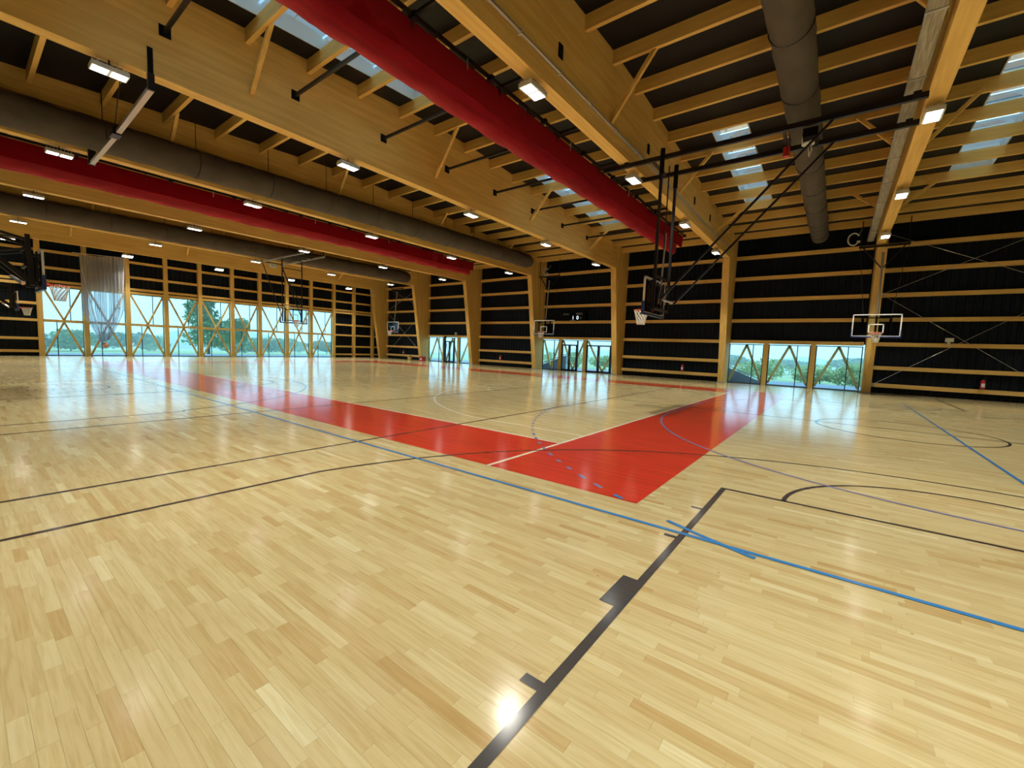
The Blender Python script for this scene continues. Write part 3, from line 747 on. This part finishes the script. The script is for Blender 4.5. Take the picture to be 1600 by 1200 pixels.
# main-court hoop on two steel bars hung below the beams (bars run along x)
def rig_main(back):
    """local frame: -y is towards the court; the bars run along local y, hung under the beams at z=7.36"""
    def rig(e, rz_):
        z1 = 7.36
        for s in (-1, 1):
            xx = s * .66
            MB().bar((xx, -1.6, z1), (xx, back, z1), .09, .12).build('ceiling_bar', BLACK, e)
            m = MB().bar((xx, .22, 3.0), (xx, .22, z1 + .1), .075, .075, (0, 1, 0)); m.build('mast', BLACK, e)
            MB().tube([(xx, .22, z1 + .25), (xx, .22, z1 - .45)], .07, 8).build('mast_sleeve', BLACKFLAT, e)
            MB().bar((xx, .42, 3.28), (xx, min(back - .4, 4.2), z1 - .05), .05, .05, (1, 0, 0)).build('rear_brace', BLACK, e)
            MB().box(xx - .07, xx + .07, back - .25, back - .12, z1 - .05, ZB + .01).build('beam_clamp', BLACK, e)
            MB().box(xx - .07, xx + .07, -.86 - .06, -.86 + .06, z1 - .05, ZB + .002).build('beam_clamp', BLACK, e)
        for zz in (4.0, 3.05): MB().bar((-.66, .22, zz), (.66, .22, zz), .06, .06).build('cross_bar', BLACK, e)
        for yy in (-.1, back * .55): MB().bar((-.7, yy, z1), (.7, yy, z1), .07, .07).build('top_cross_bar', BLACK, e)
        MB().bar((-.3, .10, 3.85), (-.1, .22, 5.4), .04, .04, (1, 0, 0)).build('adjuster_rod', CHROME, e)
        MB().bar((0, .22, 4.9), (0, .22, z1), .03, .03, (0, 1, 0)).build('guide_rod', BLACK, e)
        for s in (-.3, .3): MB().tube([(s, .25, 3.2), (s, .3, 3.75)], .014, 6).build('damper', CHROME, e)
        MB().tube([(-.45, .42, 3.3), (.45, .42, 3.3)], .035, 8).build('pivot_shaft', CHROME, e)
        mo = MB().box(-.2, .5, back * .62, back * .62 + .3, z1 - .25, z1 - .04).build('winch_motor', BLACKFLAT, e)
        MB().tube([(.1, back * .62 + .1, z1 - .28), (.1, back * .62 + .1, z1 - .05)], .14, 12).build('winch_drum', WHITEP, mo)
        MB().tube([(-.35, back * .55, z1 - .3), (-.35, back * .55, z1 - .06)], .08, 10).build('red_stop_box', REDX, mo)
        MB().tube([(.25, back * .62 + .15, z1 - .2), (.27, back * .62 + .2, z1 - .5), (.2, back * .62 + .15, z1 - .62), (.16, back * .62 + .1, z1 - .3)], .018, 5).build('cable_loop', WHITEP, mo)
    return rig
hoop('basketball_hoop', 'basketball hoop on black masts seen side-on against the dark wall', (-4.72, 13.4, 3.05), -math.pi / 2, rig_main(XK[0] - h + 4.72))

def rig_wall(e, zr):
    """cross-court hoop: single bright telescopic mast with struts to a bar between two columns"""
    z1 = 7.36
    MB().tube([(0, .2, 3.9), (0, .5, 7.0)], [.04, .05], 8).build('mast', CHROME, e)
    MB().bar((0, .2, 2.95), (0, .2, 4.0), .07, .07, (0, 1, 0)).build('mast_foot', BLACK, e)
    for s in (-1, 1):
        MB().bar((0, .42, 6.2), (s * .8, .5, 7.3), .05, .05, (0, 1, 0)).build('mast_strut', BLACK, e)
        MB().tube([(s * .5, .12, 3.75), (s * .9, .6, 7.3)], .012, 5).build('stay_cable', BLACK, e)
        MB().box(s * .5 - .03, s * .5 + .03, .05, .12, 3.6, 3.75).build('stay_clip', BLACK, e)
    MB().bar((-.95, .5, 7.32), (.95, .5, 7.32), .08, .1).build('ceiling_bar', BLACK, e)
    for s in (-.88, .88): MB().bar((s, .5, 7.36), (s, .5, 8.6), .04, .04, (0, 1, 0)).build('drop_rod', BLACK, e)
hoop('basketball_hoop', 'clear backboard hoop hung in front of a timber column beside cross-braced wall', (1.38, 27.2, 3.05), 0, rig_wall)
hoop('basketball_hoop', 'clear backboard hoop hung left of the scoreboard above glazed doors', (-18.25, 27.8, 2.99), 0, rig_wall)
hoop('basketball_hoop', 'small clear backboard hoop in the far corner bay with wall cables', (-36.65, 27.5, 2.98), 0, rig_wall)
def rig_end(e, zr):
    z1 = 7.30
    for s in (-1, 1):
        MB().bar((s * .68, -2.9, z1), (s * .68, 3.45, z1), .08, .1).build('ceiling_bar', GALV, e)
        MB().bar((s * .68, .2, 2.95), (s * .68, .2, z1), .06, .06, (0, 1, 0)).build('mast', BLACK, e)
        MB().bar((s * .68, .3, 3.3), (s * .68, 3.3, 7.25), .05, .05, (1, 0, 0)).build('rear_brace', BLACK, e)
        for yy in (-2.75, 3.3): MB().bar((s * .68, yy, z1), (s * .68, yy, 8.9 if yy < 0 else ZB + .1), .05, .05, (0, 1, 0)).build('drop_rod', BLACK, e)
    for yy in (-1.4, -.6, .2, 3.2): MB().bar((-.68, yy, z1), (.68, yy, z1), .06, .06).build('top_cross_bar', BLACK, e)
    for zz in (6.6, 4.1): MB().bar((-.68, .2, zz), (.68, .2, zz), .05, .05).build('cross_bar', BLACK, e)
    MB().bar((-.68, .2, 6.5), (.68, .2, 4.1), .04, .04, (0, 1, 0)).build('diagonal_bar', BLACK, e)
    MB().box(-.2, .2, 3.0, 3.3, 7.0, 7.25).build('winch_motor', WHITEP, e)
hoop('basketball_hoop', 'clear backboard hoop hung in front of the tall end-wall windows', (-30.7, 14.62, 3.03), math.pi / 2, rig_end)
def rig_side(bars):
    def rig(e, zr):
        for s in (-1, 1):
            MB().bar((s * .5, .2, 2.95), (s * .5, .25, 4.35), .10, .10, (1, 0, 0)).build('mast', BLACK, e)
            MB().bar((s * .5, .3, 3.1), (s * .5, 1.7, 4.6), .11, .11, (1, 0, 0)).build('rear_brace', BLACK, e)
            MB().bar((s * .5, .25, 4.2), (s * .5, 1.75, 4.55), .07, .07, (1, 0, 0)).build('top_arm', BLACK, e)
            MB().bar((s * .5, .3, 3.95), (s * .5, 1.0, 3.75), .05, .05, (1, 0, 0)).build('tie_bar', BLACK, e)
            MB().bar((s * .5, 1.65, 4.5), (s * .5, 3.0, 7.1), .10, .10, (1, 0, 0)).build('swing_arm', BLACK, e)
        MB().bar((bars[0], 3.0, 7.12), (bars[1], 3.0, 7.12), .09, .1).build('ceiling_bar', BLACK, e)
        for q in bars: MB().box(q - .06, q + .06, 2.94, 3.06, 7.1, ZB + .01).build('beam_clamp', BLACK, e)
        for zz in (4.0, 3.5): MB().bar((-.5, .3, zz), (.5, .3, zz), .06, .06).build('cross_bar', BLACK, e)
        MB().tube([(-.2, .35, 3.0), (.15, .55, 3.2)], .05, 8).build('pivot_shaft', CHROME, e)
    return rig
hoop('basketball_hoop', 'basketball hoop seen edge-on from its side before the first tall window', (-18.7, 1.6, 3.05), math.pi, rig_side((-5.94, 1.15)))
hoop('basketball_hoop', 'distant basketball hoop against the dark end wall beside the windows', (-39.2, 2.35, 3.02), math.pi, rig_side((-5.2, 1.8)))

# hinged steel arm bracket on the third beam, above the edge-on hoop
sa = empty('steel_arm', (XK[2], 2.9, ZB)); tag(sa, 'bright steel arm on a black bracket below a roof beam', 'steel arm')
MB().box(h, h + .02, -.05, .05, -.02, .55).build('fixing_plate', BLACKFLAT, sa)
MB().box(h - .05, h + .05, -.06, .06, -.36, .0).build('bracket', BLACK, sa)
MB().bar((h, 0, -.32), (-3.2, .05, -.32), .11, .09).build('arm_bar', GALV, sa)
MB().box(-3.6, -3.2, -.07, .12, -.40, -.22).build('joint', BLACK, sa)
MB().bar((-3.6, .05, -.32), (-6.8, .05, -.32), .11, .09).build('arm_bar', GALV, sa)
MB().box(-6.92, -6.80, -.04, .14, -.36, .35).build('bracket', BLACK, sa)
MB().tube([(-3.4, .0, -.24), (-1.0, -.2, .9), (-.3, -.2, 1.3)], .012, 5).build('stay_cable', BLACK, sa)

# ------------------------------------------------------------------ scoreboard
sb = empty('scoreboard', (-16.8, 29.72, 4.25)); tag(sb, 'black wall scoreboard with glowing white digits above glazed doors', 'scoreboard')
MB().box(-1.05, 1.05, -.03, .27, -.255, .5).build('panel', BLACKFLAT, sb)
def text(s, size, x, z, m, parent, name):
    cu = bpy.data.curves.new('t', 'FONT'); cu.body = s; cu.size = size; cu.align_x = 'CENTER'; cu.extrude = 0.004
    to = bpy.data.objects.new('t', cu); COL.objects.link(to); bpy.context.view_layer.update()
    dg = bpy.context.evaluated_depsgraph_get(); me = bpy.data.meshes.new_from_object(to.evaluated_get(dg))
    bpy.data.objects.remove(to, do_unlink=True); me.name = name; me.materials.clear(); me.materials.append(m)
    return put(me, name, parent, (x, -.036, z), (math.pi / 2, 0, 0))
PRINT = mat('white_print', (0.6, 0.62, 0.62), 0.5)
text('LOCAL', .17, -.62, .20, PRINT, sb, 'lettering'); text('VISITA', .21, .56, .20, PRINT, sb, 'lettering')
text('1', .40, .02, -.16, SCREEN, sb, 'digit'); text('0', .40, .42, -.16, SCREEN, sb, 'digit')
text('0', .24, .70, -.13, PRINT, sb, 'digit')
MB().box(-.26, .22, -.036, -.029, -.245, -.215).build('caption_strip', PRINT, sb)

# ------------------------------------------------------------------ fire extinguishers, boxes, wall lights
def extinguisher(label, x, y=29.7, z=0.55):
    e = empty('fire_extinguisher', (x, y, z)); tag(e, label, 'fire extinguisher', 'fire extinguishers along the back wall')
    MB().tube([(0, 0, 0), (0, 0, .02), (0, 0, .36), (0, 0, .42), (0, 0, .45)], [.07, .085, .085, .06, .03], 14).build('cylinder', REDX, e, True)
    MB().tube([(0, 0, .45), (0, 0, .5)], .025, 8).build('valve', BLACK, e)
    MB().bar((-.02, 0, .5), (.1, 0, .55), .02, .02).build('handle', BLACK, e)
    MB().tube([(.03, 0, .48), (.13, -.02, .4), (.12, -.02, .15)], .012, 6).build('hose', BLACK, e)
    MB().box(-.06, .06, -.09, -.078, .10, .28).build('printed_label', WHITE, e)
    MB().box(-.03, .03, .06, .30, .2, .3).build('wall_bracket', BLACK, e)
extinguisher('red fire extinguisher on the cross-braced dark wall bay', 5.62)
extinguisher('red fire extinguisher between the hoop bay and the glazed doors', -8.22)
extinguisher('red fire extinguisher right of the small door bay', -24.0)
extinguisher('red fire extinguisher on the far bay with crossing cables', -37.6)
el = empty('emergency_light', (4.30, 29.60, 2.86)); tag(el, 'small white box light on the cross-braced dark wall', 'emergency light')
MB().box(-.15, .15, -.05, .04, -.10, .10).build('housing', WHITEP, el); MB().box(-.05, .05, .04, .18, -.24, -.08).build('mounting_arm', WHITEP, el); MB().box(-.12, .12, -.06, -.05, -.06, .06).build('cover', WHITE, el)
el = empty('exit_light', (-29.72, 29.72, 2.86)); tag(el, 'tiny white light above the small glazed door', 'emergency light')
MB().box(-.09, .09, -.05, .08, -.12, .12).build('housing', WHITEP, el); MB().box(-.07, .07, -.06, -.05, -.08, .08).build('cover', WHITE, el)
rbx = empty('red_box', (-33.35, 28.7, 0)); tag(rbx, 'small red box standing at the foot of a column', 'box')
MB().box(-.27, .27, -.2, .2, 0, .42).build('body', REDX, rbx); MB().box(-.29, .29, -.22, .22, .42, .47).build('lid', REDX, rbx); MB().box(-.13, .13, -.212, -.2, .12, .30).build('printed_label', WHITE, rbx)
bk = empty('cleaning_bucket', (-35.6, 28.9, 0)); tag(bk, 'yellow bucket with a dark brush near the far wall rails', 'bucket')
MB().tube([(0, 0, 0), (0, 0, .02), (0, 0, .34)], [.16, .17, .22], 16).build('bucket_body', YELL, bk, True)
MB().tube([(0, .05, .1), (.05, .1, .75)], .02, 6).build('brush_handle', BLACK, bk); MB().box(-.12, .2, .0, .18, .34, .42).build('brush_head', BLACK, bk)
for s in (-.15, .15): MB().tube([(s, 0, .33), (s * .5, 0, .5)], .01, 5).build('bail', GALV, bk)
# items by the small door
sl = empty('step_ladder', (-32.7, 30.9, -.1)); tag(sl, 'slim blue-grey step ladder seen outside through the small window', 'ladder')
for s in (-.22, .22):
    MB().bar((s, 0, 0), (s * .6, .35, 2.0), .06, .03).build('stile', HANDR, sl); MB().bar((s, .75, 0), (s * .6, .38, 2.0), .05, .03).build('rear_leg', HANDR, sl)
for i in range(6): MB().bar((-.2 + i * .012, .06 * (i + 1) - .01, .3 * (i + 1)), (.2 - i * .012, .06 * (i + 1) - .01, .3 * (i + 1)), .08, .025).build('rung', HANDR, sl)
ch = empty('hanging_cable', (-31.2, 29.72, 0)); tag(ch, 'black cable looped beside the small glazed door', 'cable')
MB().tube([(-.1, 0, 2.4), (-.14, -.03, 1.8), (-.05, -.05, 1.1), (.12, -.04, 1.05), (.2, -.02, 1.5), (.14, -.02, 2.0), (.02, 0, 2.45)], .035, 6).build('cable_run', BLACK, ch, True)
MB().box(-.16, -.06, -.03, .12, 0.0, 2.45).build('conduit_cover', BLACK, ch); MB().tube([(0, -.02, 2.5), (0, .1, 2.5)], .12, 12).build('reel', BLACK, ch)
# white looped hoses near column tops
def loop(label, x, y, z, r):
    e = empty('cable_coil', (x, y, z)); tag(e, label, 'cable coil', 'white cable coils at the beam ends')
    MB().tube([(r * math.cos(a), .02 * a, r * 1.3 * math.sin(a)) for a in np.linspace(.5, 5.6, 26)], .035, 7).build('coil', WHITEP, e, True)
    MB().box(r * .6, r * 1.2, -.06, .06, -r * .9, -r * .5).build('plug_box', WHITEP, e)
    MB().tube([(r * .9, .0, r * .6), (r * 1.3, .3, r * 1.5 + .2)], .012, 5).build('tail', WHITEP, e)
loop('white cable coil by the column behind the backboard', .18, 27.6, 7.75, .22); loop('white cable coil at the duct end near the scoreboard', -17.7, 26.9, 7.4, .2); loop('white cable coil at the far corner column', -40.58, 27.70, 7.0, .25)

# steel cross-bracing rods on the back wall
def rods(label, x0, x1, zs):
    e = empty('brace_rods', ((x0 + x1) / 2, 29.68, 0)); tag(e, label, 'brace rods', 'crossed steel rods on the back wall')
    xm = (x0 + x1) / 2
    for za, zb_ in zs:
        for p, q in (((x0 - xm, 0, za), (x1 - xm, 0, zb_)), ((x0 - xm, .04, zb_), (x1 - xm, .04, za))):
            r = MB().tube([p, q], .011, 6).build('rod', GALV, e)
            m = Vector(p).lerp(Vector(q), .36); d = (Vector(q) - Vector(p)).normalized()
            MB().tube([m - d * .22, m + d * .22], .02, 6).build('turnbuckle', GALV, r)
            for c in (p, q): MB().box(c[0] - .05, c[0] + .05, c[1] - .03, c[1] + .03, c[2] - .08, c[2] + .08).build('end_plate', GALV, r)
rods('crossed thin steel rods over the dark wall bay right of the backboard', XK[0] + h + .18, XK[-1] - h - .08, [(.45, 5.2), (5.2, 8.3)])
rods('crossed thin steel rods over the far corner wall bay', XK[6] + h + .08, XK[5] - h - .08, [(.45, 5.2), (5.2, 7.9)])

# ------------------------------------------------------------------ gathered white netting before the end windows
nn = empty('safety_net', (-41.55, 6.55, 0)); tag(nn, 'gathered white safety net hanging before the tall windows', 'net')
b = MB(); K = 60; Lv = 16
for l in range(Lv + 1):
    t = l / Lv; zt = 7.0 - 5.9 * t
    wd = 1.16 * (1 - .10 * t) if t < .62 else 1.16 * (1 - .062) * (1 - ((t - .62) / .38) ** 1.3 * .80)
    for i in range(K + 1):
        u = i / K * 2 - 1
        b.v.append((.16 * math.sin(i * 1.25) * (.6 + .4 * math.sin(i * .31)) - .1 * t, u * wd, zt + .12 * u))
for l in range(Lv):
    for i in range(K): b.f.append((l * (K + 1) + i, l * (K + 1) + i + 1, (l + 1) * (K + 1) + i + 1, (l + 1) * (K + 1) + i))
b.build('netting', NETSHEET, nn, True)
MB().tube([(-.05, -1.5, 7.0), (0, 1.3, 7.12)], .03, 6).build('top_rail', GALV, nn)
for u in (-1.1, 1.15): MB().tube([(0, u, 7.05), (0, u, 8.6)], .02, 6).build('hanger', BLACK, nn)
MB().tube([(-.1, -.05, .98), (-.1, -.02, .72), (-.1, 0, .62)], [.10, .2, .06], 10).build('gathered_end', mat('peach_cloth', (0.62, 0.33, 0.22), .7), nn, True)
MB().tube([(-.02, -1.16, 6.95), (.0, -.9, 4.9), (-.1, -.2, 1.2)], .02, 5).build('edge_rope', WHITE, nn); MB().tube([(-.02, 1.16, 7.05), (.0, 1.0, 4.4), (-.1, .2, 1.2)], .02, 5).build('edge_rope', WHITE, nn)

# ------------------------------------------------------------------ outside: ground, stair parapets, shrubs, trees, far hills
GRASS = mat('grass', (0.36, 0.46, 0.18), 0.9, noise=((.35, .35, .35), (0.26, 0.36, 0.14), 0.35, 0.65))
gb = MB()
N = 40
def gz(x, y): return -0.25 - 0.02 * max(0, math.hypot(max(0, XE - x), max(0, y - YB)) - 8) + .15 * math.sin(x * .13) * math.cos(y * .11)
gxs = list(np.linspace(-190, 60, N)); gys = list(np.linspace(-70, 190, N))
for x in gxs:
    for y in gys: gb.v.append((x, y, gz(x, y) if (x < XE - 1 or y > YB + 1) else -0.6))
for i in range(N - 1):
    for j in range(N - 1): gb.f.append((i * N + j, (i + 1) * N + j, (i + 1) * N + j + 1, i * N + j + 1))
tag(gb.build('ground', GRASS, None, True), 'grass ground outside the hall', kind='structure')
pv = MB().box(XE - 6, XR, YB + .02, YB + 6.0, -.12, -.02).box(XE - 6, XE - .02, YF - 4, YB, -.12, -.02).build('terrace', CONC); tag(pv, 'pale concrete terrace outside the glazing', kind='structure')
def parapet(label, x0, x1, y, z0, z1):
    e = empty('stair_parapet', ((x0 + x1) / 2, y, 0)); tag(e, label, 'parapet', 'sloping stair parapets outside the low windows')
    xm = (x0 + x1) / 2
    MB().prism([(x0 - xm, -.02), (x1 - xm, -.02), (x1 - xm, z1), (x0 - xm, z0)], 'y', -.1, .1).build('parapet_wall', CONC, e)
    MB().bar((x0 - xm, 0, z0 + .13), (x1 - xm, 0, z1 + .13), .06, .06).build('handrail', HANDR, e)
    for t in (.1, .5, .9):
        xx = x0 - xm + (x1 - x0) * t; zz = z0 + (z1 - z0) * t
        MB().tube([(xx, 0, zz - .02), (xx, 0, zz + .14)], .02, 6).build('baluster', HANDR, e)
parapet('sloping concrete stair parapet with rail outside the three low windows', -6.6, -3.7, 31.6, 1.25, .05)
parapet('sloping concrete stair parapet with rail outside the glazed doors', -21.4, -18.3, 31.6, .05, 1.2)

LEAF = mat('leaf_green', (0.20, 0.36, 0.12), 0.7, noise=((.8, .8, .8), (0.13, 0.26, 0.08), 0.35, 0.65))
LEAF2 = mat('leaf_light', (0.48, 0.56, 0.20), 0.7, noise=((.8, .8, .8), (0.34, 0.44, 0.15), 0.35, 0.65))
LEAF3 = mat('leaf_dark', (0.15, 0.25, 0.13), 0.7, noise=((.8, .8, .8), (0.10, 0.18, 0.10), 0.35, 0.65))
BARK = mat('bark', (0.12, 0.08, 0.05), 0.9)
def leaf_cloud(blobs, per, size, seed):
    r = random.Random(seed); b = MB()
    for cx, cy, cz, rx, rz_ in blobs:
        for _ in range(per):
            while True:
                p = Vector((r.uniform(-1, 1), r.uniform(-1, 1), r.uniform(-1, 1)))
                if .25 < p.length < 1: break
            c = Vector((cx + p.x * rx, cy + p.y * rx, cz + p.z * rz_)); s = size * r.uniform(.6, 1.4)
            u = Vector((r.gauss(0, 1), r.gauss(0, 1), r.gauss(0, .7))).normalized(); v = u.orthogonal().normalized()
            b.quad(c - u * s, c + v * s * .5, c + u * s, c - v * s * .5)
    return b
def tree(name, label, cat, loc, ht, wd, m, seed, per=260, group=None, leaf=.16, kind='round'):
    r = random.Random(seed); e = empty(name, loc); tag(e, label, cat, group)
    blobs = []
    if kind == 'tall':
        for i in range(9):
            t = i / 8; blobs.append((r.uniform(-.2, .2) * wd, r.uniform(-.2, .2) * wd, ht * (.22 + .74 * t), wd * (.52 - .36 * t) + .2, ht * .10))
    elif kind == 'bush':
        for i in range(6): blobs.append((r.uniform(-.4, .4) * wd, r.uniform(-.4, .4) * wd, ht * r.uniform(.35, .7), wd * .32, ht * .32))
    else:
        for i in range(9): blobs.append((r.uniform(-.33, .33) * wd, r.uniform(-.33, .33) * wd, ht * r.uniform(.45, .85), wd * .26, ht * .16))
    fo = leaf_cloud(blobs, per, leaf, seed + 1).build('foliage', m, e)
    tb = MB(); top = ht * (.8 if kind != 'bush' else .5)
    tb.tube([(0, 0, -.3), (wd * .01, 0, top * .5), (0, wd * .02, top)], [ht * .022 + .02, ht * .016 + .015, .015], 7)
    for i in range(5):
        a = r.uniform(0, 6.28); zz = top * r.uniform(.35, .8)
        tb.tube([(0, 0, zz), (math.cos(a) * wd * .25, math.sin(a) * wd * .25, zz + ht * .12)], [ht * .009 + .01, .01], 5)
    tb.build('trunk', BARK, e)
G1 = 'trees outside the tall end windows'; G2 = 'shrubs outside the low windows'
tree('tall_tree', 'tall full green tree outside the middle end windows', 'tree', (-54, 16.6, gz(-54, 16.6)), 6.6, 4.6, LEAF, 21, 420, G1, .17, 'tall')
tree('slim_tree', 'slimmer green tree beside the tall tree outside the end windows', 'tree', (-57.5, 20.3, gz(-57.5, 20.3)), 4.4, 3.0, LEAF, 22, 300, G1, .15, 'round')
spots = [(-70, 3), (-74, 8.5), (-80, 15), (-68, 24), (-75, 30), (-80, 36), (-72, 40), (-90, 20), (-88, 2), (-95, 46)]
for i, (x, y) in enumerate(spots):
    tree('hazy_tree', 'round green tree in the distance beyond the end windows', 'tree', (x, y, gz(x, y)), rng.uniform(2.2, 3.2), rng.uniform(4, 6.5), (LEAF3, LEAF)[i % 2], 40 + i, 300, G1, .24, 'bush')
bsp = [(-4.9, 40, 2.1), (-1.8, 44.5, 1.6), (-.9, 39.2, 1.4), (1.2, 37.2, 1.85), (2.6, 41.5, 1.9), (-9.3, 43.5, 1.9), (-13.5, 41, 1.4), (-16.5, 44, 1.7), (-20, 43, 1.6), (-25, 46, 1.9), (-30, 45, 1.7), (-34, 48, 1.9), (-38, 46, 1.7)]
for i, (x, y, hh) in enumerate(bsp):
    tree('leafy_shrub', 'light green leafy shrub outside the ' + ('three low windows' if x > -10 else 'glazed doors under the scoreboard' if x > -22 else 'small far door bay'), 'shrub', (x, y, gz(x, y)), hh, hh * 1.5, LEAF2, 70 + i, 230, G2, .12, 'bush')
for i, (x, y) in enumerate([(-14, 75), (-6, 82), (2, 78), (10, 84), (18, 80), (-24, 80), (-33, 86)]):
    tree('far_tree', 'dark round tree on the far slope beyond the back wall', 'tree', (x, y, gz(x, y) ), rng.uniform(2.4, 3.4), rng.uniform(5, 8), LEAF3, 90 + i, 200, 'far trees beyond the back wall', .3)
# far hills
HILL = mat('hill_green', (0.17, 0.26, 0.17), 0.95, noise=((.05, .05, .05), (0.12, 0.20, 0.14), 0.35, 0.65))
hb = MB(); M_ = 70
def hill_line(t, base, seed): return base * (1 + .45 * math.sin(t * 3.1 + seed) + .3 * math.sin(t * 7.3 + seed * 2) + .12 * math.sin(t * 19 + seed))
for i in range(M_ + 1):
    a = math.radians(80 + 120 * i / M_); t = i / M_ * 6
    for rr, fz in ((150, 0), (170, .55), (190, 1.0), (215, .8), (240, 0)):
        hb.v.append((rr * math.cos(a), rr * math.sin(a) + 5, -3.5 + max(0, hill_line(t, 4.6, 1.3)) * fz))
for i in range(M_):
    for j in range(4): hb.f.append((i * 5 + j, i * 5 + j + 1, (i + 1) * 5 + j + 1, (i + 1) * 5 + j))
tag(hb.build('hills', HILL, None, True), 'low wooded hills on the horizon', kind='structure')

# morning haze over the valley outside
hz = bpy.data.materials.new('haze'); hz.use_nodes = True; t = hz.node_tree; t.nodes.clear()
vsn = t.nodes.new('ShaderNodeVolumeScatter'); vsn.inputs['Color'].default_value = (0.92, 0.97, 1.0, 1); vsn.inputs['Density'].default_value = 0.008; vsn.inputs['Anisotropy'].default_value = 0.0
on = t.nodes.new('ShaderNodeOutputMaterial'); t.links.new(vsn.outputs[0], on.inputs['Volume'])
hb2 = MB().box(-262, XE - .6, -120, 262, -12, 16).build('haze', hz); tag(hb2, 'pale morning haze beyond the tall end windows', 'haze', kind='stuff')
hb3 = MB().box(XE - .55, 110, YB + .6, 262, -12, 16).build('haze', hz); tag(hb3, 'pale morning haze beyond the low back windows', 'haze', kind='stuff')
